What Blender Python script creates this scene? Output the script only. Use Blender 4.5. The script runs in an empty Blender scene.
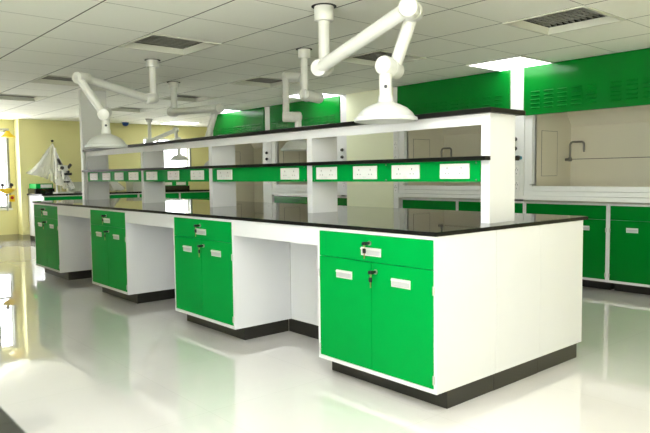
import bpy, bmesh, math, random
from mathutils import Vector, Matrix
random.seed(7)
COL = bpy.context.scene.collection
PI = math.pi
CEIL = 2.30
T = 0.634                       # ceiling tile
TX0, TY0 = -0.817, 1.144        # a crossing of the ceiling grid

# ------------------------------------------------------------------ materials
def mat(name, color, rough=0.5, metal=0.0, coat=0.0, emit=None, strength=1.0, spec=0.5, trans=0.0, alpha=1.0):
    m = bpy.data.materials.new(name); m.use_nodes = True
    b = m.node_tree.nodes['Principled BSDF']
    b.inputs['Base Color'].default_value = (*color, 1)
    b.inputs['Roughness'].default_value = rough
    b.inputs['Metallic'].default_value = metal
    b.inputs['Specular IOR Level'].default_value = spec
    b.inputs['Coat Weight'].default_value = coat
    b.inputs['Coat Roughness'].default_value = 0.06
    b.inputs['Transmission Weight'].default_value = trans
    b.inputs['Alpha'].default_value = alpha
    if emit:
        b.inputs['Emission Color'].default_value = (*emit, 1)
        b.inputs['Emission Strength'].default_value = strength
    return m

def noisy(m, scale=8, amount=0.06, bump=0.0, bscale=60):
    """small procedural variation of the base colour and a fine bump"""
    nt = m.node_tree; b = nt.nodes['Principled BSDF']
    tc = nt.nodes.new('ShaderNodeTexCoord')
    n = nt.nodes.new('ShaderNodeTexNoise'); n.inputs['Scale'].default_value = scale
    nt.links.new(tc.outputs['Object'], n.inputs['Vector'])
    c = b.inputs['Base Color'].default_value[:3]
    r = nt.nodes.new('ShaderNodeValToRGB')
    r.color_ramp.elements[0].color = (*[x * (1 - amount) for x in c], 1)
    r.color_ramp.elements[1].color = (*[min(1, x * (1 + amount)) for x in c], 1)
    nt.links.new(n.outputs['Fac'], r.inputs['Fac'])
    nt.links.new(r.outputs['Color'], b.inputs['Base Color'])
    if bump:
        n2 = nt.nodes.new('ShaderNodeTexNoise'); n2.inputs['Scale'].default_value = bscale
        nt.links.new(tc.outputs['Object'], n2.inputs['Vector'])
        bp = nt.nodes.new('ShaderNodeBump'); bp.inputs['Strength'].default_value = bump
        bp.inputs['Distance'].default_value = 0.002
        nt.links.new(n2.outputs['Fac'], bp.inputs['Height'])
        nt.links.new(bp.outputs['Normal'], b.inputs['Normal'])
    return m

GREEN = noisy(mat('green_lacquer', (0.0, 0.305, 0.046), 0.32, spec=0.06), 3, 0.03)
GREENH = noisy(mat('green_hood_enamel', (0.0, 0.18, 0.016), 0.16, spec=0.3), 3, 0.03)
WHITE = noisy(mat('white_laminate', (0.745, 0.75, 0.755), 0.35, spec=0.3), 4, 0.02)
WHITE2 = noisy(mat('white_powder_coat', (0.80, 0.81, 0.785), 0.4), 4, 0.02)
BLACKP = noisy(mat('black_skirting', (0.018, 0.017, 0.013), 0.4), 10, 0.2)
BLACKG = noisy(mat('black_granite', (0.012, 0.013, 0.010), 0.03, spec=0.5), 200, 0.5)
BLACKG.node_tree.nodes['Principled BSDF'].inputs['IOR'].default_value = 1.5
EDGE = mat('black_honed_edge', (0.008, 0.008, 0.007), 0.35, spec=0.12)
PIPE = noisy(mat('white_pipe_plastic', (0.70, 0.71, 0.66), 0.3), 5, 0.02)
PIPEG = noisy(mat('pale_grey_dome', (0.64, 0.655, 0.62), 0.32), 5, 0.02)
SOCK = noisy(mat('white_socket_plastic', (0.86, 0.86, 0.84), 0.3), 5, 0.01)
SOCKD = mat('socket_slots', (0.18, 0.18, 0.17), 0.5)
STEEL = noisy(mat('brushed_steel', (0.55, 0.55, 0.52), 0.35, metal=1.0), 30, 0.05)
FAUC = mat('dull_grey_metal', (0.20, 0.20, 0.18), 0.35, metal=0.6)
HANDLE = noisy(mat('handle_bright', (0.80, 0.80, 0.78), 0.3, metal=0.3), 9, 0.02)
HANDG = mat('handle_recess_grey', (0.60, 0.60, 0.60), 0.4, metal=0.2)
BLACK = mat('black_plastic', (0.01, 0.01, 0.012), 0.4)
BRASS = mat('key_brass', (0.6, 0.45, 0.2), 0.35, metal=1.0)
LINER = noisy(mat('hood_liner_beige', (0.72, 0.685, 0.55), 0.4), 3, 0.03)
LINEG = mat('liner_seam', (0.16, 0.15, 0.12), 0.5)
YELLOW = noisy(mat('yellow_wall_paint', (0.76, 0.72, 0.35), 0.6), 2, 0.03, 0.1)
YCOL = noisy(mat('cream_column_paint', (0.90, 0.93, 0.68), 0.6), 2, 0.03, 0.1)
BASEB = noisy(mat('skirting_tile', (0.46, 0.43, 0.24), 0.25), 6, 0.1)
GRILLE = mat('vent_blades', (0.30, 0.30, 0.26), 0.5)
VENTD = mat('vent_duct_dark', (0.02, 0.02, 0.018), 0.8)
FRAMEW = mat('ceiling_frame', (0.66, 0.67, 0.58), 0.5)
SHYEL = mat('yellow_safety_plastic', (0.90, 0.62, 0.01), 0.35)
RED = mat('red_plastic', (0.5, 0.02, 0.02), 0.4)
BLUE = mat('blue_plastic', (0.01, 0.06, 0.25), 0.3)
CYAN = mat('blue_knob', (0.02, 0.25, 0.35), 0.3)
GREYM = noisy(mat('grey_window_frame', (0.22, 0.23, 0.20), 0.5), 20, 0.3)
SHEETG = noisy(mat('grey_plastic_cover', (0.55, 0.58, 0.50), 0.45), 12, 0.1, 0.3, 20)
CLEARP = mat('clear_plastic_box', (0.75, 0.78, 0.68), 0.2, alpha=0.65)
DRAPE = noisy(mat('clear_plastic_sheet', (0.88, 0.89, 0.84), 0.25, alpha=0.34), 14, 0.1, 0.6, 30)
GLASS = mat('window_glass', (1, 1, 1), 0.02, alpha=0.12)
LAMP = mat('light_diffuser', (0.9, 0.9, 0.88), 0.5, emit=(0.97, 0.99, 1.0), strength=3.0)

def floor_mat():
    m = mat('vitrified_floor_tile', (0.72, 0.70, 0.62), 0.012, spec=0.55)
    nt = m.node_tree; b = nt.nodes['Principled BSDF']
    b.inputs['IOR'].default_value = 1.6
    b.inputs['Coat Weight'].default_value = 0.6; b.inputs['Coat Roughness'].default_value = 0.0; b.inputs['Coat IOR'].default_value = 1.6
    tc = nt.nodes.new('ShaderNodeTexCoord')
    br = nt.nodes.new('ShaderNodeTexBrick')
    br.offset = 0; br.squash = 1
    br.inputs['Scale'].default_value = 1.0
    br.inputs['Brick Width'].default_value = 0.8; br.inputs['Row Height'].default_value = 0.8
    br.inputs['Mortar Size'].default_value = 0.0016; br.inputs['Mortar Smooth'].default_value = 0.0
    br.inputs['Color1'].default_value = (0.79, 0.765, 0.725, 1)
    br.inputs['Color2'].default_value = (0.78, 0.755, 0.715, 1)
    br.inputs['Mortar'].default_value = (0.70, 0.68, 0.63, 1)
    nt.links.new(tc.outputs['Object'], br.inputs['Vector'])
    n = nt.nodes.new('ShaderNodeTexNoise'); n.inputs['Scale'].default_value = 2.5; n.inputs['Detail'].default_value = 4
    nt.links.new(tc.outputs['Object'], n.inputs['Vector'])
    mx = nt.nodes.new('ShaderNodeMix'); mx.data_type = 'RGBA'; mx.blend_type = 'MULTIPLY'
    mr = nt.nodes.new('ShaderNodeMapRange'); mr.inputs['To Min'].default_value = 0.95; mr.inputs['To Max'].default_value = 1.03
    nt.links.new(n.outputs['Fac'], mr.inputs['Value'])
    mx.inputs[0].default_value = 1
    nt.links.new(br.outputs['Color'], mx.inputs[6]); nt.links.new(mr.outputs['Result'], mx.inputs[7])
    nt.links.new(mx.outputs[2], b.inputs['Base Color'])
    return m
FLOOR = floor_mat()

def ceiling_mat():
    m = mat('mineral_ceiling_tile', (0.82, 0.82, 0.71), 0.75)
    nt = m.node_tree; b = nt.nodes['Principled BSDF']
    tc = nt.nodes.new('ShaderNodeTexCoord'); sp = nt.nodes.new('ShaderNodeSeparateXYZ')
    nt.links.new(tc.outputs['Object'], sp.inputs[0])
    def line(axis, off, w):
        a = nt.nodes.new('ShaderNodeMath'); a.operation = 'ADD'; a.inputs[1].default_value = -off + T * 100 + T / 2
        nt.links.new(sp.outputs[axis], a.inputs[0])
        d = nt.nodes.new('ShaderNodeMath'); d.operation = 'MODULO'; d.inputs[1].default_value = T
        nt.links.new(a.outputs[0], d.inputs[0])
        s = nt.nodes.new('ShaderNodeMath'); s.operation = 'SUBTRACT'; s.inputs[1].default_value = T / 2
        nt.links.new(d.outputs[0], s.inputs[0])
        ab = nt.nodes.new('ShaderNodeMath'); ab.operation = 'ABSOLUTE'; nt.links.new(s.outputs[0], ab.inputs[0])
        l = nt.nodes.new('ShaderNodeMath'); l.operation = 'LESS_THAN'; l.inputs[1].default_value = w
        nt.links.new(ab.outputs[0], l.inputs[0])
        return l
    ly = line(1, TY0, 0.005)       # reveal joints running along x: dark
    lx = line(0, TX0, 0.0035)       # cross joints: faint
    n = nt.nodes.new('ShaderNodeTexNoise'); n.inputs['Scale'].default_value = 14; n.inputs['Detail'].default_value = 3
    mp = nt.nodes.new('ShaderNodeMapping'); mp.inputs['Scale'].default_value = (1, 6, 1)
    nt.links.new(tc.outputs['Object'], mp.inputs[0]); nt.links.new(mp.outputs[0], n.inputs['Vector'])
    r = nt.nodes.new('ShaderNodeValToRGB')
    r.color_ramp.elements[0].color = (0.91, 0.92, 0.83, 1); r.color_ramp.elements[1].color = (0.94, 0.95, 0.87, 1)
    nt.links.new(n.outputs['Fac'], r.inputs['Fac'])
    m1 = nt.nodes.new('ShaderNodeMix'); m1.data_type = 'RGBA'
    nt.links.new(lx.outputs[0], m1.inputs[0]); nt.links.new(r.outputs['Color'], m1.inputs[6]); m1.inputs[7].default_value = (0.30, 0.31, 0.26, 1)
    m2 = nt.nodes.new('ShaderNodeMix'); m2.data_type = 'RGBA'
    nt.links.new(ly.outputs[0], m2.inputs[0]); nt.links.new(m1.outputs[2], m2.inputs[6]); m2.inputs[7].default_value = (0.015, 0.015, 0.012, 1)
    nt.links.new(m2.outputs[2], b.inputs['Base Color'])
    return m
CEILM = ceiling_mat()

# ------------------------------------------------------------------ mesh builder
class MB:
    def __init__(s): s.bm = bmesh.new()
    def edges(s):
        for f in s.bm.faces:
            f.normal_update()
            f.material_index = 0 if f.normal.z > .9 else 1
        return s
    def _tag(s, before, mi, smooth):
        for f in s.bm.faces:
            if f not in before: f.material_index = mi; f.smooth = smooth
    def box(s, x0, x1, y0, y1, z0, z1, bev=0.0, mi=0, rot=None, piv=None):
        b = bmesh.new()
        bmesh.ops.create_cube(b, size=1)
        for v in b.verts:
            v.co = Vector((x0 + (v.co.x + .5) * (x1 - x0), y0 + (v.co.y + .5) * (y1 - y0), z0 + (v.co.z + .5) * (z1 - z0)))
        if bev > 0:
            bmesh.ops.bevel(b, geom=list(b.edges), offset=bev, segments=2, affect='EDGES', profile=0.7)
        if rot is not None:
            bmesh.ops.rotate(b, verts=b.verts, cent=piv or ((x0+x1)/2, (y0+y1)/2, (z0+z1)/2), matrix=rot)
        return s._merge(b, mi, False)
    def _merge(s, b, mi, smooth):
        for f in b.faces: f.material_index = mi; f.smooth = smooth
        me = bpy.data.meshes.new('tmp'); b.to_mesh(me); b.free()
        n0 = len(s.bm.faces)
        s.bm.from_mesh(me); bpy.data.meshes.remove(me)
        return s
    def lathe(s, prof, origin=(0, 0, 0), axis=(0, 0, 1), seg=32, mi=0, cap=True):
        b = bmesh.new()
        q = Vector((0, 0, 1)).rotation_difference(Vector(axis).normalized()).to_matrix()
        o = Vector(origin); rings = []
        for r, h in prof:
            ring = []
            if r < 1e-6:
                ring = [b.verts.new(o + q @ Vector((0, 0, h)))]
            else:
                for i in range(seg):
                    a = 2 * PI * i / seg
                    ring.append(b.verts.new(o + q @ Vector((r * math.cos(a), r * math.sin(a), h))))
            rings.append(ring)
        for A, B in zip(rings, rings[1:]):
            if len(A) == 1 and len(B) == 1: continue
            for i in range(seg):
                j = (i + 1) % seg
                if len(A) == 1: b.faces.new((A[0], B[j], B[i]))
                elif len(B) == 1: b.faces.new((A[i], A[j], B[0]))
                else: b.faces.new((A[i], A[j], B[j], B[i]))
        if cap:
            if len(rings[0]) > 1: b.faces.new(list(reversed(rings[0])))
            if len(rings[-1]) > 1: b.faces.new(rings[-1])
        bmesh.ops.recalc_face_normals(b, faces=b.faces)
        s._merge(b, mi, True)
        return s
    def cyl(s, p0, p1, r, r2=None, seg=24, mi=0, bev=0.0):
        p0, p1 = Vector(p0), Vector(p1); d = p1 - p0; L = d.length
        r2 = r if r2 is None else r2
        if bev > 0:
            prof = [(r - bev, 0), (r - bev * .3, bev * .3), (r, bev), (r2, L - bev), (r2 - bev * .3, L - bev * .3), (r2 - bev, L)]
        else: prof = [(r, 0), (r2, L)]
        return s.lathe(prof, p0, d, seg, mi)
    def tube(s, pts, r, seg=12, mi=0):
        b = bmesh.new(); pts = [Vector(p) for p in pts]; rings = []
        ref = None
        for i, p in enumerate(pts):
            d = (pts[min(i+1, len(pts)-1)] - pts[max(i-1, 0)]).normalized()
            if ref is None:
                ref = d.orthogonal().normalized()
            ref = (ref - d * ref.dot(d)).normalized(); o2 = d.cross(ref)
            rings.append([b.verts.new(p + r * (math.cos(2*PI*k/seg) * ref + math.sin(2*PI*k/seg) * o2)) for k in range(seg)])
        for A, B in zip(rings, rings[1:]):
            for k in range(seg):
                j = (k+1) % seg; b.faces.new((A[k], A[j], B[j], B[k]))
        b.faces.new(rings[0]); b.faces.new(list(reversed(rings[-1])))
        bmesh.ops.recalc_face_normals(b, faces=b.faces)
        return s._merge(b, mi, True)
    def sphere(s, c, r, mi=0, sc=(1, 1, 1)):
        b = bmesh.new(); bmesh.ops.create_uvsphere(b, u_segments=24, v_segments=16, radius=r)
        for v in b.verts: v.co = Vector((v.co.x*sc[0], v.co.y*sc[1], v.co.z*sc[2])) + Vector(c)
        return s._merge(b, mi, True)
    def quad(s, pts, mi=0):
        b = bmesh.new(); b.faces.new([b.verts.new(p) for p in pts]); return s._merge(b, mi, False)
    def build(s, name, mats, parent=None, loc=(0, 0, 0)):
        me = bpy.data.meshes.new(name); s.bm.to_mesh(me); s.bm.free()
        if not isinstance(mats, (list, tuple)): mats = [mats]
        for m in mats: me.materials.append(m)
        o = bpy.data.objects.new(name, me); COL.objects.link(o)
        if parent: o.parent = parent
        o.location = loc
        if any(f.use_smooth for f in me.polygons):
            me.set_sharp_from_angle(angle=math.radians(40))
        return o

def tag(o, label=None, cat=None, group=None, kind=None):
    if label: o['label'] = label
    if cat: o['category'] = cat
    if group: o['group'] = group
    if kind: o['kind'] = kind
    return o
def empty(name, loc, label=None, cat=None, group=None, rz=0.0):
    o = bpy.data.objects.new(name, None); COL.objects.link(o); o.empty_display_size = 0.1
    o.location = loc; o.rotation_euler = (0, 0, rz)
    return tag(o, label, cat, group)
def struct(name, mb, m, loc=(0, 0, 0)):
    return tag(mb.build(name, m, None, loc), kind='structure')
def kids(o): return [c for c in bpy.data.objects if c.parent == o]
def copy_tree(o, parent=None):
    c = o.copy(); COL.objects.link(c)
    if parent: c.parent = parent
    for ch in kids(o): copy_tree(ch, c)
    return c

# ------------------------------------------------------------------ room shell
XL, XW, XR = -10.8, -11.1, 4.4
YF, YB, YA = -5.2, 4.5, 5.9
struct('floor', MB().box(-11.4, XR + .2, YF - .2, YA + .2, -0.08, 0), FLOOR)

vent_cells = [(-4, -2), (-8, -2), (-11, -2), (0, 1), (-3, 1), (-6, 1), (-9, 1), (-12, 1)]
light_cells = [(-2, 3), (-7, 3), (-11, 3), (-15, 4), (-14, -2),
               (3, 3), (0, -5), (3, -5), (1, -3), (3, -2), (5, -4), (2, -4), (1, -5), (1, -4), (0, -4), (6, 1), (1, -7), (4, -7)]  # added unseen lights that brighten the camera side of the room
light_cells = [c for c in light_cells]
mbc = MB()
b = bmesh.new()
i0, i1 = -17, 8; j0, j1 = -10, 8
def cx(i): return TX0 + i * T
def cy(j): return TY0 + j * T
vs = {}
def V(i, j):
    if (i, j) not in vs:
        vs[(i, j)] = b.verts.new((max(-11.3, min(XR + .1, cx(i))), max(YF - .1, min(YA + .1, cy(j))), CEIL))
    return vs[(i, j)]
for i in range(i0, i1 + 1):
    for j in range(j0, j1 + 1):
        if (i, j) in vent_cells: continue
        try: b.faces.new((V(i, j), V(i, j+1), V(i+1, j+1), V(i+1, j)))
        except ValueError: pass
mbc._merge(b, 0, False)
struct('ceiling', mbc, CEILM)
# slab above the suspended ceiling
struct('trim_1', MB().box(-11.5, XR + .3, YF - .3, YA + .3, 2.62, 2.7), VENTD)

def wall_with_hole(name, axis, pos, thick, a0, a1, z0, z1, holes, m):
    """wall on plane axis=pos, running a0..a1, with rectangular holes (h0,h1,hz0,hz1)"""
    mb = MB(); holes = sorted(holes); cur = a0
    def bx(p0, p1, q0, q1):
        if p1 - p0 < 1e-4 or q1 - q0 < 1e-4: return
        lo, hi = sorted((pos, pos + thick))
        if axis == 'x': mb.box(lo, hi, p0, p1, q0, q1)
        else: mb.box(p0, p1, lo, hi, q0, q1)
    for h0, h1, hz0, hz1 in holes:
        bx(cur, h0, z0, z1); bx(h0, h1, z0, hz0); bx(h0, h1, hz1, z1); cur = h1
    bx(cur, a1, z0, z1)
    return struct(name, mb, m)
wall_with_hole('wall_left', 'x', XL, -0.3, 1.07, YA, 0, 2.62, [(3.55, 4.66, 1.12, 2.03)], YELLOW)
wall_with_hole('wall_left_recess', 'x', XW, -0.2, YF, 1.07, 0, 2.62, [(-0.75, 0.955, 0.62, 2.10)], YELLOW)
wall_with_hole('wall_right', 'x', XR, .2, YF, YA, 0, 2.62, [(-3.7, -2.5, .15, 2.25)], YELLOW)
wall_with_hole('wall_front', 'y', YF, -.2, -11.4, XR, 0, 2.62, [(0.2, 4.3, .15, 2.25)], YELLOW)
struct('wall_back', MB().box(-8.42, XR, YB, YB + .2, 0, 2.62).box(-8.42, -8.34, YB + .2, YA, 0, 2.62), YELLOW)
struct('wall_alcove', MB().box(-11.1, -8.34, YA, YA + .2, 0, 2.62), YELLOW)
struct('trim_2', MB().box(-4.575, -3.69, 3.665, YB, 0, 2.62, 0.004), YCOL)   # cream column between the hoods
struct('baseboard_left', MB().box(XL, XL + .012, 1.07, 5.9, 0, .115), BASEB)
struct('baseboard_recess', MB().box(XW, XW + .012, YF, 1.07, 0, .115).box(XW, XL + .012, 1.058, 1.07, 0, .115), BASEB)

def window(name, x, y0, y1, z0, z1, mull):
    f = MB(); d0, d1 = x - .16, x - .10; w = .045
    f.box(d0, d1, y0, y1, z0, z0 + w).box(d0, d1, y0, y1, z1 - w, z1).box(d0, d1, y0, y0 + w, z0 + w, z1 - w).box(d0, d1, y1 - w, y1, z0 + w, z1 - w)
    for m in mull: f.box(d0, d1, m - .025, m + .025, z0 + w, z1 - w)
    o = struct(name, f, WHITE2)
    g = MB().box(x - .135, x - .13, y0 + w, y1 - w, z0 + w, z1 - w).build('pane', GLASS, o)
    s = MB().box(x - .1, x + .03, y0 - .03, y1 + .03, z0 - .035, z0, .005).build('window_sill', WHITE2, o)
    j = MB().box(x - .13, x + .008, y1 - .03, y1 + .012, z0, z1).build('side_lining', GREYM, o)
    return o
window('window_1', XW, -0.75, 0.955, .62, 2.10, [0.1])
def added_window(name, axis, pos, out, a0, a1, z0, z1, n):  # unseen windows added behind the camera to let in more light
    f = MB(); g = MB(); w = .05
    def bx(m, p0, p1, q0, q1, t0, t1):
        lo, hi = sorted((pos + out * t0, pos + out * t1))
        if axis == 'x': m.box(lo, hi, p0, p1, q0, q1)
        else: m.box(p0, p1, lo, hi, q0, q1)
    bx(f, a0, a1, z0, z0 + w, .06, .12); bx(f, a0, a1, z1 - w, z1, .06, .12)
    for k in range(n + 1):
        c = a0 + w / 2 + (a1 - a0 - w) * k / n
        bx(f, c - w / 2, c + w / 2, z0 + w, z1 - w, .06, .12)
    o = struct(name, f, WHITE2)
    bx(g, a0 + w, a1 - w, z0 + w, z1 - w, .09, .094); g.build('pane', GLASS, o)
    return o
added_window('window_added_3', 'y', YF, -1, 0.2, 4.3, .15, 2.25, 4)  # added for frontal light on the hoods and cabinets
added_window('window_added_4', 'x', XR, 1, -3.7, -2.5, .15, 2.25, 2)  # added as well, throws light on the island end
window('window_2', XL, 3.55, 4.66, 1.12, 2.03, [3.92])

# ------------------------------------------------------------------ ceiling vents and lights
def make_vent():
    r = empty('ceiling_vent', (0, 0, CEIL))
    w = .022
    MB().box(0, T, 0, w, -.008, .004).box(0, T, T - w, T, -.008, .004).box(0, w, w, T - w, -.008, .004).box(T - w, T, w, T - w, -.008, .004).build('frame', FRAMEW, r)
    n = 12; g = MB(); zt = .042
    for k in range(n):
        x = w + (k + .5) * (T - 2 * w) / n
        g.box(x - .0025, x + .0025, w + .016, T - w - .016, zt, zt + .045, rot=Matrix.Rotation(math.radians(-32), 3, 'Y'))
    for k in range(1, 8):
        y = w + .03 + k * (T - 2 * w - .06) / 8
        g.box(w + .016, T - w - .016, y - .0015, y + .0015, zt + .005, zt + .035)
    g.build('grille', GRILLE, r)
    # light sloping throat around the grille, dark duct above
    th = MB(); i0, i1, q0, q1 = w, T - w, w + .018, T - w - .018
    lo = [(i0, i0, 0), (i1, i0, 0), (i1, i1, 0), (i0, i1, 0)]; hi = [(q0, q0, zt), (q1, q0, zt), (q1, q1, zt), (q0, q1, zt)]
    for k in range(4):
        j = (k + 1) % 4; th.quad([lo[k], hi[k], hi[j], lo[j]])
    th.build('throat', FRAMEW, r)
    MB().box(0, T, 0, T, .24, .25).box(0, .004, 0, T, .004, .24).box(T - .004, T, 0, T, .004, .24).box(.004, T - .004, 0, .004, .004, .24).box(.004, T - .004, T - .004, T, .004, .24).build('duct_box', VENTD, r)
    return r
vent_labels = {
 (-4, -2): 'slatted ceiling vent above the drop pipe of the left extraction arm',
 (-8, -2): 'dark ceiling vent partly hidden by the raised elbow of the left arm',
 (-11, -2): 'thin dark ceiling vent at the left edge of the photo',
 (0, 1): 'large slatted ceiling vent at the upper right, next to the bright ceiling light',
 (-3, 1): 'ceiling vent seen through the bent tubes of the big extraction arm',
 (-6, 1): 'ceiling vent in the middle distance left of the second row drop pipe',
 (-9, 1): 'ceiling vent above the horizontal tube of the farthest back row arm',
 (-12, 1): 'faint ceiling vent just under the left extraction arm and beside the blue detector'}
v0 = None
for c in vent_cells:
    v = make_vent() if v0 is None else copy_tree(v0)
    v0 = v0 or v
    v.location = (cx(c[0]), cy(c[1]), CEIL); tag(v, vent_labels[c], 'vent', 'square vents in the suspended ceiling')

def make_light():
    r = empty('ceiling_light', (0, 0, CEIL)); w = .015
    MB().box(0, T, 0, w, -.012, 0).box(0, T, T - w, T, -.012, 0).box(0, w, w, T - w, -.012, 0).box(T - w, T, w, T - w, -.012, 0).build('frame', FRAMEW, r)
    MB().box(w, T - w, w, T - w, -.009, -.003).build('diffuser', LAMP, r)
    return r
light_labels = {
 (-2, 3): 'bright square ceiling light at the foot of the right hand green hood panels',
 (-7, 3): 'bright square ceiling light behind the horizontal joint of the second extraction arm',
 (-11, 3): 'square ceiling light at the corner where the farthest green hood panel begins',
 (-15, 4): 'farthest square ceiling light near the yellow end wall',
 (-14, -2): 'square ceiling light before the left window, seen as a reflection on the floor'}
l0 = None
for c in light_cells:
    v = make_light() if l0 is None else copy_tree(l0)
    l0 = l0 or v
    v.location = (cx(c[0]), cy(c[1]), CEIL)
    if c == (-14, -2): v.location.y -= .34
    tag(v, light_labels.get(c, 'added square ceiling light, unseen, brightening the room from the camera side'), 'ceiling light', 'square lights in the suspended ceiling')

# ------------------------------------------------------------------ cabinets
def pull(parent, x, z, y=0.0, w=.15, h=.045):
    mb = MB()
    t = .006
    mb.box(x - w/2, x + w/2, y - .004, y, z - h/2, z + h/2, .0015, mi=0)
    mb.box(x - w/2 + t, x + w/2 - t, y - .0055, y - .004, z - h/2 + t, z + h/2 - .014, mi=1)
    mb.box(x - w/2 + .002, x + w/2 - .002, y - .011, y - .004, z + h/2 - .013, z + h/2 - .004, .002, mi=0)
    return mb.build('handle', [HANDLE, HANDG], parent)
def lock(parent, x, z, y=0.0):
    mb = MB()
    mb.cyl((x, y, z), (x, y - .009, z), .013, mi=0, bev=.002)
    mb.cyl((x, y - .009, z), (x, y - .024, z), .008, mi=1)
    mb.build('lock', [STEEL, BLACK], parent)
def key(parent, x, z, y=0.0):
    mb = MB()
    # a key left in the lock and its twin hanging from the ring
    mb.box(x - .014, x + .008, y - .050, y - .022, z - .009, z + .009, .004, mi=0)
    ring = [(x - .004 + .013 * math.cos(a) * .3, y - .038, z - .014 + .014 * math.sin(a)) for a in [k * 2 * PI / 14 for k in range(15)]]
    mb.tube(ring, .0012, 6, mi=1)
    mb.box(x - .016, x + .006, y - .042, y - .036, z - .052, z - .026, .003, mi=0)
    mb.box(x - .008, x - .001, y - .040, y - .038, z - .082, z - .052, mi=1)
    mb.build('key', [BLACK, BRASS], parent)
def hinge(parent, x, z, y=0.009):
    MB().cyl((x, y - .012, z - .022), (x, y - .012, z + .022), .0045, seg=10).box(x - .008, x + .008, y - .010, y + .004, z - .018, z + .018).build('hinge', STEEL, parent)

def make_cabinet(w, ztop, depth, y_plinth, green, name='base_cabinet', drawer=True, doors=2, zb=.10, zp0=0.0, zsp=.712, white=WHITE, keyed=True, ins=.03, insl=0.002):
    r = empty(name, (0, 0, 0))
    e = .018
    body = MB().box(0, w, .019, depth, zb, ztop).box(0, e, 0, .019, zb, ztop).box(w - e, w, 0, .019, zb, ztop)
    body.box(e, w - e, 0, .019, ztop - .018, ztop).box(e, w - e, 0, .019, zb, zb + .022)
    body.build('carcass', white, r)
    MB().box(insl, w - ins, y_plinth, depth - .001, zp0, zb, .004).build('skirting', BLACKP, r)
    z1 = ztop - .020; z0 = zb + .024; g = .0015
    if drawer:
        d = MB().box(e + g, w - e - g, -.001, .018, zsp + g, z1, .001).build('drawer', green, r)
        if keyed:
            pull(d, w * .5, zsp + .055); lock(d, w * .49, zsp + .102); key(d, w * .49, zsp + .102)
    else: zsp = z1
    n = doors
    for k in range(n):
        a = e + k * (w - 2 * e) / n + g; c = e + (k + 1) * (w - 2 * e) / n - g
        dr = MB().box(a, c, -.001, .018, z0, zsp - g, .001).build('door', green, r)
        hx = (a + c) / 2
        pull(dr, hx, zsp - .09, w=.13 if keyed else .11)
        hs = a + .004 if k == 0 else c - .004
        hinge(dr, hs - (.006 if k == 0 else -.006), zsp - .10); hinge(dr, hs - (.006 if k == 0 else -.006), z0 + .045)
        if k == n - 1 and keyed:
            lock(dr, a + .035, zsp - .048); key(dr, a + .035, zsp - .048)
    return r

IL = 6.347; D = 1.445; ZW = .878
cabs = [(-.889, .889, 'green base cabinet at the near end of the island, biggest in view'),
        (-2.686, .885, 'green base cabinet second from the near end, between two knee spaces'),
        (-4.479, .883, 'green base cabinet third from the near end of the island'),
        (-IL, .90, 'green base cabinet at the far left end of the island, pale with glare')]
for x, w, lb in cabs:
    r = make_cabinet(w, ZW, .498, .10, GREEN, ins=.015 if x > -1 else .03)
    r.location = (x, 0, 0); tag(r, lb, 'cabinet', 'base cabinets along the front of the lab island')
rear = make_cabinet(.889, ZW, .50, .03, GREEN, insl=.015)
rear.location = (0, D, 0); rear.rotation_euler = (0, 0, PI)
tag(rear, 'rear side cabinet of the island, only its white side panel seen', 'cabinet')

# knee spaces: apron, back panel and skirting; and the infill between front and rear end cabinets
kl = ['nearest knee space of the island, white apron and back panel', 'middle knee space of the island, white apron and back panel', 'farthest knee space of the island, white apron and back panel']
for (a, c), lb in zip(((-1.801, -.889), (-3.596, -2.686), (-5.447, -4.479)), kl):
    kf = empty('knee_space_panels', (a, .5, 0), lb, 'knee space panels', 'knee space panels of the lab island'); W = c - a - .002
    MB().box(.001, W, .0, .018, .10, ZW).build('back_panel', WHITE, kf)
    MB().box(.001, W, -.499, -.481, .768, ZW).build('apron', WHITE, kf)
    MB().box(-.028, W + .0, .0, .03, 0, .099).build('skirting', BLACKP, kf)
ei = empty('end_infill', (-.30, .5, 0), 'white infill panel between front and rear cabinets at the island end', 'infill panel')
MB().box(0, .30, .002, .443, .10, ZW).build('panel', WHITE, ei)
MB().box(.01, .2855, .0, .445, 0, .0995).build('skirting', BLACKP, ei)

# worktop
wt = MB().box(-IL - .012, .006, -.010, D + .055, ZW, .90, .004)
tag(wt.edges().build('worktop', [BLACKG, EDGE]), 'long polished black stone worktop lying over the island cabinets', 'worktop')

# service shaft at the far end of the rack
sh = MB().box(0, .075, 0, .33, 0, CEIL - .90, .002)
tag(sh.build('service_shaft', WHITE2, None, (-6.272, .578, .90)), 'pale grey shaft rising from the far end of the worktop to the ceiling', 'service shaft')

# ------------------------------------------------------------------ rack
rk = empty('reagent_rack', (-.118, .606, .90), 'white reagent rack with black shelves and green socket panels on the island', 'rack')
RX = [-.118, -1.659, -3.077, -4.507, -6.127]; RT = .058
o0 = Vector((-.118, .606, .90))
def rb(mb, x0, x1, y0, y1, z0, z1, bev=0, mi=0):
    mb.box(x0 - o0.x, x1 - o0.x, y0 - o0.y, y1 - o0.y, z0 - o0.z, z1 - o0.z, bev, mi); return mb
Y0, Y1 = .606, .856
for x in RX:
    rb(MB(), x - RT, x, Y0, Y1, .90, 1.513, .002).build('upright', WHITE, rk)
rb(MB(), RX[-1] - .06, RX[0] + .03, Y0 - .035, Y1 + .06, 1.513, 1.541, .003).edges().build('top_shelf', [BLACKG, EDGE], rk)
ms = rb(MB(), RX[-1] - .06, RX[0] - .004, Y0 - .001, Y1 + .05, 1.252, 1.276, .001)
rb(ms, RX[-1] - .06, RX[0] + .006, Y0 - .055, Y0 - .001, 1.252, 1.276, .002)
ms.edges().build('middle_shelf', [BLACKG, EDGE], rk)
for a, c in zip(RX[1:], RX[:-1]):
    rb(MB(), a, c - RT, Y0, Y0 + .018, 1.451, 1.513).build('fascia', WHITE, rk)
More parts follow.
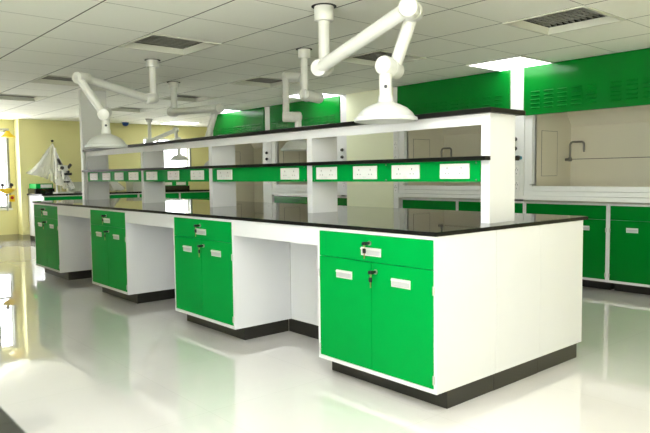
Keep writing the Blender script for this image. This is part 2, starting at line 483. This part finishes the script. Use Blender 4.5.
plates = {0: [(-1.60, -1.38), (-1.21, -.985), (-.85, -.62), (-.46, -.25)],
          1: [(-2.98, -2.74), (-2.035, -1.81)],
          2: [(-4.42, -4.17), (-3.93, -3.70), (-3.46, -3.22)],
          3: [(-6.03, -5.79), (-5.63, -5.39), (-5.26, -5.02), (-4.87, -4.63)]}
for k, (a, c) in enumerate(zip(RX[1:], RX[:-1])):
    g = MB(); g = rb(g, a + .004, c - RT - .004, Y0 - .002, Y1 + .002, 1.133, 1.252, .001)
    pn = g.build('socket_panel', GREEN, rk)
    sc = MB()
    for sx in (a + .03, c - RT - .03) + ((-.905,) if k == 0 else ()):
        for sz in (1.144, 1.242):
            sc.cyl((sx - o0.x, Y0 - .002 - o0.y, sz - o0.z), (sx - o0.x, Y0 - .005 - o0.y, sz - o0.z), .0045, seg=10)
    sc.build('screws', SOCKD, pn)
    for p0, p1 in plates[k]:
        m = MB(); m = rb(m, p0, p1, Y0 - .010, Y0 - .002, 1.150, 1.238, .002)
        W = p1 - p0; yf = Y0 - .0108
        for s in (0, 1):
            cxp = p0 + W * (.26 + .48 * s)
            for dx, dz, ww, hh in ((0, .018, .005, .011), (-.013, -.012, .006, .006), (.013, -.012, .006, .006)):
                m = rb(m, cxp + dx - ww / 2, cxp + dx + ww / 2, yf, yf + .001, 1.194 + dz - hh / 2, 1.194 + dz + hh / 2, 0, 1)
        for s in (0, 1):
            cxp = p0 + W * (.46 + .08 * s)
            m = rb(m, cxp - .006, cxp + .006, yf - .002, yf + .001, 1.158, 1.172, .001, 2)
        m.build('socket_plate', [SOCK, SOCKD, HANDLE], pn)

# ------------------------------------------------------------------ fume hoods
HY = 3.68
def make_hood(w, label, louv=True, walkin=False, faucet=True):
    r = empty('fume_hood', (0, 0, .88))
    Zb = .88
    def z(v): return v - Zb
    dp = .79; jw = .09
    # green front panel
    p = MB().box(0, w, -.03, .02, z(1.785), z(CEIL - .005), .006)
    start = .09
    for g0 in (start, w - .09 - .70):
        for k in range(5):
            for q in range(5):
                x = g0 + k * .15; zz = z(1.85 + q * .042)
                p.box(x, x + .10, -.043, -.028, zz, zz + .011, .002, rot=Matrix.Rotation(math.radians(35), 3, 'X'))
    p.build('louvred_panel', GREENH, r)
    # white jambs
    for a, c in ((0, jw), (w - jw, w)):
        j = MB()
        j.box(a, c, 0, .05, z(.90 if not walkin else .05), z(1.785), .003)
        inner = c if a == 0 else a
        j.box(min(inner, inner + (.02 if a == 0 else -.02)), max(inner, inner + (.02 if a == 0 else -.02)), .05, .06, z(.95), z(1.785), .002)
        j.build('jamb', WHITE2, r)
    zfl = 1.0 if not walkin else .16
    ln = MB()
    ln.box(.095, .11, .05, dp, z(zfl), z(2.1)).box(w - .11, w - .095, .05, dp, z(zfl), z(2.1))
    ln.box(.095, w - .095, dp, dp + .012, z(zfl), z(2.1))
    ln.box(.095, w - .095, .06, dp + .012, z(2.1), z(2.112))
    ln.box(.095, w - .095, .09, dp, z(zfl - .01), z(zfl))
    ln.build('liner', LINER, r)
    # sloping baffle
    bf = MB()
    th = math.atan2(.25, .40)
    bf.quad([(.11, dp, z(1.69)), (w - .11, dp, z(1.69)), (w - .11, dp - .27, z(2.09)), (.11, dp - .27, z(2.09))])
    bf.box(.11, w - .11, dp - .012, dp, z(1.33), z(1.69)).box(.11, w - .11, dp - .012, dp, z(zfl), z(1.322))
    bo = bf.build('baffle', LINER, r)
    MB().box(.11, w - .11, dp - .008, dp + .002, z(1.322), z(1.33)).build('slot', LINEG, bo)
    ap = MB()
    a0, a1, b0, b1 = .15, .48, z(1.14), z(1.63)
    for (yy0, yy1, zz0, zz1) in ((a0, a1, b0, b0 + .004), (a0, a1, b1 - .004, b1), (a0, a0 + .005, b0, b1), (a1 - .005, a1, b0, b1)):
        ap.box(.11, .112, yy0, yy1, zz0, zz1, mi=1)
    ap.box(.11, .1115, a0 + .005, a1 - .005, b0 + .004, b1 - .004, mi=0)
    ap.build('access_panel', [LINER, LINEG], r)
    if not walkin:
        s = MB()
        s.box(0, w, -.005, .10, z(.985), z(1.035), .004)
        s.box(0, w, -.010, .05, z(.935), z(.982), .004)
        s.box(0, w, -.020, .05, z(.888), z(.933), .006)
        s.box(0, w, .05, dp, z(.888), z(.985))
        s.build('sill', WHITE2, r)
        MB().box(-.0, w, -.022, .06, z(.872), z(.888), .002).build('sill_edge_strip', STEEL, r)
        # sash handle bar low on the jamb
        MB().box(jw - .02, jw + .05, -.012, .0, z(1.045), z(1.06), .002).build('sash_catch', STEEL, r)
    if faucet:
        x0 = .165
        f = MB()
        f.cyl((.111, .66, z(1.32)), (x0 + .02, .66, z(1.32)), .016, bev=.003)
        f.cyl((x0, .66, z(1.30)), (x0, .66, z(1.345)), .018, bev=.003)
        pts = [(x0, .66, z(1.33)), (x0, .66, z(1.48))]
        for k in range(1, 6):
            a = PI - k * PI / 10; pts.append((x0 + .035 + .035 * math.cos(a), .66, z(1.48) + .035 * math.sin(a)))
        for k in range(1, 6):
            a = PI / 2 - k * PI / 10; pts.append((x0 + .125 + .035 * math.cos(a), .66, z(1.48) + .035 * math.sin(a)))
        pts.append((x0 + .16, .66, z(1.44)))
        f.tube(pts, .012)
        f.cyl((x0 + .16, .66, z(1.44)), (x0 + .16, .66, z(1.40)), .013, .009)
        f.build('faucet', FAUC, r)
    if walkin:
        MB().box(0, w, 0, .08, z(.0), z(.14), .004).build('threshold', WHITE2, r)
    tag(r, label, 'fume hood', 'fume hoods along the back wall')
    return r
hA = make_hood(1.72, 'fume hood farthest right, with green louvred panel and bent grey tap'); hA.location = (-1.79, HY, .88)
hB = make_hood(1.64, 'fume hood behind the near rack bay, right of the cream column'); hB.location = (-3.60, HY, .88)
hC = make_hood(1.67, 'fume hood left of the cream column, its green panel under a ceiling light'); hC.location = (-6.37, HY, .88)
hD = make_hood(1.60, 'farthest fume hood, its beige interior reaching down to the floor', walkin=True, faucet=False); hD.location = (-8.13, HY, .88)

def service_post(x0, x1, knobs, sockets, label, blue=None, z0=.893):
    w = x1 - x0
    r = empty('service_post', (x0, HY, z0), label, 'service post', 'white service posts between the fume hoods')
    MB().box(.0015, w - .0015, -.012, .10, 0, CEIL - z0 - .005, .003).build('post', WHITE2, r)
    knobs = [k - z0 for k in knobs]; sockets = [k - z0 for k in sockets if k > .97]
    if blue: blue -= z0
    for kz in knobs:
        m = MB(); kx = w * .44
        m.cyl((kx, -.012, kz), (kx, -.03, kz), .014, mi=1); m.cyl((kx, -.03, kz), (kx, -.055, kz), .024, .02, mi=0, bev=.004)
        m.build('knob', [BLACK, STEEL], r)
    if blue:
        m = MB(); kx = w * .76
        m.cyl((kx, -.012, blue), (kx, -.05, blue), .021, mi=1, bev=.003); m.cyl((kx, -.05, blue), (kx, -.10, blue), .026, .024, mi=0, bev=.006)
        m.build('knob', [BLACK, CYAN], r)
    for sz in sockets:
        m = MB().box(w * .5 - .035, w * .5 + .035, -.018, -.012, sz - .055, sz + .055, .002)
        for dx, dz in ((0, .03), (-.013, .01), (.013, .01), (0, -.03)):
            m.box(w * .5 + dx - .004, w * .5 + dx + .004, -.0195, -.0175, sz + dz - .005, sz + dz + .005, mi=1)
        m.build('socket_plate', [SOCK, SOCKD], r)
    return r
service_post(-1.96, -1.79, [1.54, 1.44], [1.20, 1.04, .72], 'white service post with black and blue knobs right of the near rack upright', blue=1.34)
service_post(-3.69, -3.60, [], [1.55, 1.38, 1.0], 'narrow service post on the right edge of the cream column', z0=0)
service_post(-4.70, -4.575, [1.53, 1.43], [1.05], 'white service post with two dark knobs left of the cream column')
service_post(-6.53, -6.37, [1.55, 1.45], [1.1, .95], 'service post with two dark knobs between the two farthest hoods', z0=0)
service_post(-8.26, -8.13, [], [1.2], 'farthest service post at the outer end of the hood row', z0=0)

def hood_cab(x0, x1, doors, label):
    r = make_cabinet(x1 - x0 - .004, .87, .74, .15, GREENH, zsp=.712, doors=doors, keyed=False)
    r.location = (x0 + .002, HY + .015, 0); tag(r, label, 'cabinet', 'green cabinets under the fume hoods'); return r
hood_cab(-.885, 0.0, 2, 'green cabinet under the right hand hood, cut by the right edge')
hood_cab(-1.795, -.885, 2, 'green cabinet under the right hand hood, left half hidden by the island end')
hood_cab(-2.69, -1.795, 2, 'green cabinet under the hood, seen on both sides of the near rack upright')
hood_cab(-3.575, -2.69, 2, 'green cabinet under the hood just right of the cream column')
hood_cab(-5.43, -4.58, 2, 'green cabinet under the middle hood, touching the cream column')
hood_cab(-6.365, -5.43, 2, 'green cabinet under the left end of the middle hood')

# ------------------------------------------------------------------ extraction arms
def arm(loc, zc, a0, a1, b1, b2, k2, rim, label, r=.036, dome=.185, damper=True, cap=.085, stub=None):
    """loc: x,y of the drop pipe, zc its lower end; a0-a1 lower tube, b1-b2 upper tube, k2 wrist above the dome"""
    root = empty('extraction_arm', (loc[0], loc[1], CEIL), label, 'extraction arm', 'white extraction arms hanging from the ceiling')
    O = Vector((loc[0], loc[1], CEIL))
    L = lambda v: Vector(v) - O
    a0, a1, b1, b2, k2 = map(Vector, (a0, a1, b1, b2, k2)); c0 = Vector((O.x, O.y, zc))
    MB().cyl((0, 0, -.002), (0, 0, -cap), r * 1.72, bev=.006).build('ceiling_collar', PIPE, root)
    MB().cyl((0, 0, -.0005), (0, 0, -.004), r * 2.2).build('ceiling_ring', VENTD, root)
    MB().cyl((0, 0, -cap + .01), L(c0), r).build('drop_pipe', PIPE, root)
    def joint(A, B):
        d = (B - A).normalized() if (B - A).length > 1e-4 else Vector((0, -1, 0))
        A2, B2 = A - d * r * 1.05, B + d * r * 1.05; m = (A + B) / 2
        MB().cyl(L(A2), L(B2), r * 1.52, bev=r * .5).cyl(L(m - d * .006), L(m + d * .006), r * 1.58, bev=.002).build('elbow_joint', PIPE, root)
        MB().cyl(L(B2), L(B2 + d * .006), r * .55, bev=.002).build('joint_cap', PIPEG, root)
    joint(c0, a0)
    if stub: joint(c0, Vector(stub))
    MB().cyl(L(a0), L(a1), r * 1.12).build('lower_tube', PIPE, root)
    joint(a1, b1)
    MB().cyl(L(b1), L(b2), r * 1.0).build('upper_tube', PIPE, root)
    joint(b2, k2)
    zt = rim + .115
    MB().cyl(L(k2), L((k2.x, k2.y, zt)), r * .98).cyl(L((k2.x, k2.y, zt + .035)), L((k2.x, k2.y, zt)), r * 1.12, r * 1.2).build('neck', PIPE, root)
    R = dome
    prof = [(r * 1.2, .115), (r * 1.45, .108), (R * .45, .098), (R * .68, .077), (R * .84, .050), (R * .92, .026), (R * .985, .022), (R, .014), (R, .004), (R * .985, 0), (R * .95, .0), (R * .90, .016), (R * .80, .040), (R * .62, .068), (R * .38, .09), (r, .10)]
    MB().lathe(prof, L((k2.x, k2.y, rim)), (0, 0, 1), 48, cap=False).build('dome_hood', PIPEG, root)
    if damper:
        f = Vector((1.93, -2.38, 0)) - Vector((k2.x, k2.y, 0)); f.z = 0; f.normalize()
        c = Vector((k2.x, k2.y, (k2.z + zt) / 2 - .02))
        MB().cyl(L(c + f * r * .9), L(c + f * (r + .014)), .010, seg=14).build('damper_knob', BLACK, root)
    return root
arm((-1.29, .42), 1.895, (-1.248, .344, 1.882), (-.453, .319, 2.102), (-.506, .413, 2.105), (-.674, .433, 1.802), (-.652, .337, 1.812), 1.490,
    'large white extraction arm nearest the camera, its dome in front of the rack', r=.038, dome=.186, cap=.10)
arm((-3.77, .39), 1.94, (-3.752, .33, 1.927), (-3.586, -.321, 2.035), (-3.535, -.40, 2.03), (-3.323, -.279, 1.715), (-3.394, -.237, 1.732), 1.440,
    'white extraction arm at the left with its elbow raised and pale dome', r=.034, dome=.175, cap=.07)
arm((-2.48, 1.215), 1.90, (-2.56, 1.30, 1.90), (-3.19, 1.761, 2.193), (-3.218, 1.574, 2.179), (-3.04, 1.43, 1.755), (-2.963, 1.52, 1.754), 1.425,
    'second row extraction arm with short horizontal joint, beside the big arm', r=.033, dome=.175, damper=False, stub=(-2.495, 1.384, 1.885))
arm((-4.95, 1.225), 1.945, (-4.88, 1.155, 1.938), (-4.261, 1.418, 1.943), (-4.375, 1.44, 1.935), (-4.466, 1.374, 1.587), (-4.347, 1.434, 1.572), 1.275,
    'extraction arm whose tube runs level to the right above the far rack', r=.036, dome=.17, damper=False, cap=.06)
arm((-9.60, 3.12), 1.86, (-9.57, 3.07, 1.86), (-9.24, 3.50, 2.085), (-9.20, 3.46, 2.085), (-9.22, 3.50, 1.90), (-9.24, 3.55, 1.90), 1.50,
    'smallest distant extraction arm before the far bright window', r=.034, dome=.18, damper=False, cap=.06)

# ------------------------------------------------------------------ far left: wall bench and what stands on it
bx0, bx1 = XL + .014, -9.90
y = 1.19; k = 0
wall_bench_labels = ['green cabinet of the wall bench below the plastic covered instrument', 'green wall bench cabinet behind the far end of the rack',
                     'green wall bench cabinet below the clear boxes beyond the rack', 'green wall bench cabinet under the far bright window', 'green wall bench cabinet in the far corner alcove']
while k < 5:
    r = make_cabinet(.896, .865, bx1 - bx0, .10, GREEN, keyed=False, doors=2)
    r.location = (bx1, y + .002, 0); r.rotation_euler = (0, 0, PI / 2)
    tag(r, wall_bench_labels[k], 'cabinet', 'green cabinets of the bench along the yellow end wall')
    y += .90; k += 1
tag(MB().box(bx0, bx1 + .02, 1.165, 5.72, .865, .897, .003).edges().build('worktop', [BLACKG, EDGE]), 'black worktop of the bench along the yellow end wall', 'worktop')

def trunk(x0, x1, y0, y1, label, plates):
    r = empty('power_trunking', (x0, y0, .897), label, 'power trunking', 'green socket boxes on black blocks on the wall bench')
    MB().box(0, x1 - x0, 0, y1 - y0, 0, .095, .002).build('base_block', BLACKG, r)
    h = MB().box(.02, x1 - x0 - .02, .02, y1 - y0 - .02, .095, .185, .002).build('housing', GREEN, r)
    for a, c in plates:
        MB().box(x1 - x0 - .02, x1 - x0 - .012, a, c, .108, .170, .002).build('socket_plate', SOCK, h)
trunk(-10.76, -10.30, 1.18, 1.52, 'low green socket box with white plate at the left end of the wall bench', [(.10, .30)])
trunk(-10.30, -10.08, 3.50, 4.22, 'green socket box on black block seen under the middle shelf before the far window', [(.10, .32), (.42, .64)])

# instrument under a clear sheet
ins = empty('lab_instrument', (-10.10, 1.60, .897), 'instrument on a white column with black knobs under a clear plastic cover', 'instrument')
MB().box(-.12, .14, -.14, .16, 0, .030, .008).build('base', SOCK, ins)
MB().cyl((0, -.10, .03), (0, -.10, .84), .016, bev=.004).build('column', SOCK, ins)
MB().box(-.04, .05, -.06, .10, .42, .52, .02).cyl((0, -.1, .47), (0, -.04, .47), .02).build('head', PIPE, ins)
MB().cyl((.02, .03, .26), (.02, .03, .42), .030, .040).build('lens_barrel', PIPE, ins)
MB().cyl((.03, .10, .47), (.03, .16, .54), .030, .026, bev=.004).build('eyepiece', BLACK, ins)
MB().cyl((.05, -.02, .47), (.10, -.02, .47), .032, bev=.006).build('knob', BLACK, ins)
MB().cyl((.0, -.02, .54), (.05, -.08, .63), .024, bev=.004).build('eyepiece', BLACK, ins)
MB().cyl((.05, .09, .40), (.09, .09, .40), .022, bev=.004).build('knob', BLACK, ins)
MB().box(.0, .09, .02, .15, .335, .38, .004).build('control_block', BLACK, ins)
MB().box(-.06, .09, .0, .14, .20, .225, .004).build('stage', BLACK, ins)
MB().cyl((-.02, .11, .03), (-.02, .11, .42), .010).cyl((.03, -.04, .03), (.03, -.04, .20), .008).build('support_rods', STEEL, ins)

def drape(name, loc, apex, skirt, label, rows=18, sub=12, cat='plastic cover', pleat=.045):
    """thin sheet hanging from an apex point down to a list of hem points (closed loop)"""
    n = len(skirt); seg = n * sub; b = bmesh.new(); rg = []; A0 = Vector(apex)
    for i in range(rows + 1):
        t = i / rows; ring = []
        for q in range(seg):
            u = q / sub; k = int(u) % n; f = u - int(u); f = f * f * (3 - 2 * f)
            P = Vector(skirt[k]).lerp(Vector(skirt[(k + 1) % n]), f)
            c = Vector((0, 0, 0))
            p = A0.lerp(P, 0.02 + .98 * t)
            sag = math.sin(t * PI) * -.05
            out = Vector((P.x - A0.x, P.y - A0.y, 0)); out = out.normalized() if out.length > 1e-5 else out
            w_ = pleat * t * (math.sin(q * 1.3) + .6 * math.sin(q * 2.9 + 4 * t) + .5 * math.sin(q * .53 + 9 * t))
            ring.append(b.verts.new(p + out * w_ + Vector((0, 0, sag + .3 * w_))))
        rg.append(ring)
    for A, B in zip(rg, rg[1:]):
        for q in range(seg):
            j = (q + 1) % seg; b.faces.new((A[q], B[q], B[j], A[j]))
    b.faces.new(rg[0]); bmesh.ops.recalc_face_normals(b, faces=b.faces)
    mb = MB(); mb._merge(b, 0, True)
    return tag(mb.build(name, DRAPE, None, loc), label, cat)
drape('plastic_cover', (-10.4, 1.54, .897), (.02, 0, .955),
      [(-.02, -.30, .38), (.10, -.46, .36), (.24, -.38, .34), (.36, -.20, .26), (.46, .02, .10), (.44, .20, .08), (.30, .22, .12), (.10, .20, .30), (.0, .10, .34)],
      'clear plastic sheet draped over the instrument by the yellow wall')
tag(MB().cyl((0, 0, 0), (.03, 0, 0), .022, bev=.004).build('wall_hook', BLACK, None, (-10.80, 1.668, 1.90)), 'small black hook on the yellow wall above the plastic sheet', 'hook')
drape('plastic_cover', (-10.4, 2.50, .897), (0, 0, .62),
      [(-.22, -.25, .03), (.12, -.28, .03), (.22, .05, .03), (.18, .30, .03), (-.1, .42, .03), (-.25, .2, .03)],
      'second clear plastic cover, seen through the farthest rack bay')
def clear_box(x, y, z, w, d, h, label):
    r = empty('storage_box', (x, y, z), label, 'box', 'clear plastic boxes on the wall bench')
    t = .004
    MB().box(0, w, 0, d, 0, t).box(0, t, 0, d, t, h).box(w - t, w, 0, d, t, h).box(t, w - t, 0, t, t, h).box(t, w - t, d - t, d, t, h).build('body', CLEARP, r)
    MB().box(-.008, w + .008, -.008, d + .008, h, h + .018, .003).build('lid', CLEARP, r)
clear_box(-10.46, 1.79, .897, .28, .34, .19, 'clear plastic box on the wall bench just left of the service shaft')
clear_box(-10.45, 2.98, .897, .34, .40, .18, 'clear plastic box seen below the sockets of the farthest rack bay')
tag(MB().lathe([(.0, .004), (.07, .004), (.10, .035), (.11, .036), (.075, 0), (0, 0)], cap=False).build('dish', SOCK, None, (-10.02, 1.90, .897)), 'shallow white dish in front of the plastic covered instrument', 'dish')

# ------------------------------------------------------------------ emergency shower by the left window
es = empty('emergency_shower', (-9.98, .40, 0), 'yellow emergency shower and eyewash in front of the left window', 'emergency shower')
p = MB()
p.cyl((0, 0, 0), (0, 0, 2.12), .024).cyl((0, 0, 0), (0, 0, .02), .09)
p.cyl((0, 0, 2.03), (0.0, .27, 2.03), .020).cyl((0, .27, 2.05), (0, .27, 1.99), .022)
p.build('pipe', STEEL, es)
MB().lathe([(.03, 0), (.04, -.03), (.11, -.09), (.13, -.11), (.12, -.115), (0, -.10)], (0, .27, 2.01), (0, 0, 1), 32, cap=False).build('shower_head', SHYEL, es)
MB().lathe([(0, 0), (.05, .005), (.12, .05), (.15, .09), (.155, .095), (.14, .09), (.10, .05), (0, .02)], (0, .22, .92), (0, 0, 1), 32, cap=False).build('eyewash_bowl', SHYEL, es)
MB().cyl((0, 0, .90), (0, .22, .90), .018).cyl((0, .22, .62), (0, .22, .93), .016).build('bowl_bracket', STEEL, es)
for dy in (-.07, .07):
    MB().cyl((0, .22 + dy, .96), (0, .22 + dy, 1.05), .012).sphere((0, .22 + dy, 1.07), .035).build('spray_nozzle', BLACK, es)
MB().box(.03, .045, .24, .33, .78, .90, .004).build('push_plate', SHYEL, es)
MB().cyl((.046, .285, .85), (.055, .285, .85), .028).build('warning_disc', RED, es)

dt = empty('detector', (-10.55, 3.05, CEIL), 'small blue dome detector on the ceiling before the yellow end wall', 'detector')
MB().cyl((0, 0, 0), (0, 0, -.02), .07, bev=.004).build('base', BLUE, dt)
MB().lathe([(.065, -.02), (.058, -.05), (.035, -.07), (0, -.078)], cap=False).build('dome', BLUE, dt)

# ------------------------------------------------------------------ foreground bench, only its worktop edge is in view
fb = make_cabinet(.9, ZW, .70, .10, GREEN)
fb.location = (1.22, -2.195, 0); fb.rotation_euler = (0, 0, PI)
tag(fb, 'cabinet under the nearest bench edge, below the lower left corner of the frame', 'cabinet')
tag(MB().box(-2.4, 1.24, -2.93, -2.185, ZW, .90, .004).edges().build('worktop', [BLACKG, EDGE]), 'dark blurred worktop edge crossing the lower left corner of the photo', 'worktop')
fb2 = make_cabinet(.9, ZW, .70, .10, GREEN)
fb2.location = (-1.48, -2.195, 0); fb2.rotation_euler = (0, 0, PI)
tag(fb2, 'cabinet under the far end of the nearest bench, outside the frame', 'cabinet')

# ------------------------------------------------------------------ world, camera, view
w = bpy.data.worlds.new('sky'); bpy.context.scene.world = w; w.use_nodes = True
bg = w.node_tree.nodes['Background']

wn = w.node_tree
tcw = wn.nodes.new('ShaderNodeTexCoord'); spw = wn.nodes.new('ShaderNodeSeparateXYZ'); rw = wn.nodes.new('ShaderNodeValToRGB')
mrw = wn.nodes.new('ShaderNodeMapRange'); mrw.inputs['From Min'].default_value = -1
wn.links.new(tcw.outputs['Generated'], spw.inputs[0]); wn.links.new(spw.outputs[2], mrw.inputs['Value']); wn.links.new(mrw.outputs[0], rw.inputs['Fac'])
rw.color_ramp.elements[0].position = .47; rw.color_ramp.elements[0].color = (.80, .79, .76, 1)     # added glow below the horizon, lifts the ceiling through the windows
rw.color_ramp.elements[1].position = .53; rw.color_ramp.elements[1].color = (.54, .57, .62, 1)     # bright overcast sky
wn.links.new(rw.outputs['Color'], bg.inputs['Color'])
bg.inputs['Strength'].default_value = 9.5

cam = bpy.data.cameras.new('camera'); co = bpy.data.objects.new('camera', cam); COL.objects.link(co)
yaw, pitch, roll = 0.8574, -0.066, -0.012
fwd = Vector((-math.sin(yaw), math.cos(yaw), 0)); right = Vector((math.cos(yaw), math.sin(yaw), 0)); up = Vector((0, 0, 1))
f2 = fwd * math.cos(pitch) + up * math.sin(pitch); u2 = up * math.cos(pitch) - fwd * math.sin(pitch)
r3 = right * math.cos(roll) + u2 * math.sin(roll); u3 = u2 * math.cos(roll) - right * math.sin(roll)
M = Matrix((r3, u3, -f2)).transposed().to_4x4(); M.translation = Vector((1.9302, -2.3792, 1.182))
co.matrix_world = M
cam.sensor_width = 36; cam.lens = 629.8 * 36 / 650
cam.clip_start = 0.02
cam.dof.use_dof = True; cam.dof.focus_distance = 5.0; cam.dof.aperture_fstop = 8
bpy.context.scene.camera = co
s = bpy.context.scene
s.view_settings.view_transform = 'Standard'; s.view_settings.look = 'None'; s.view_settings.gamma = 1
s.view_settings.use_curve_mapping = False
s.view_settings.exposure = 1.07
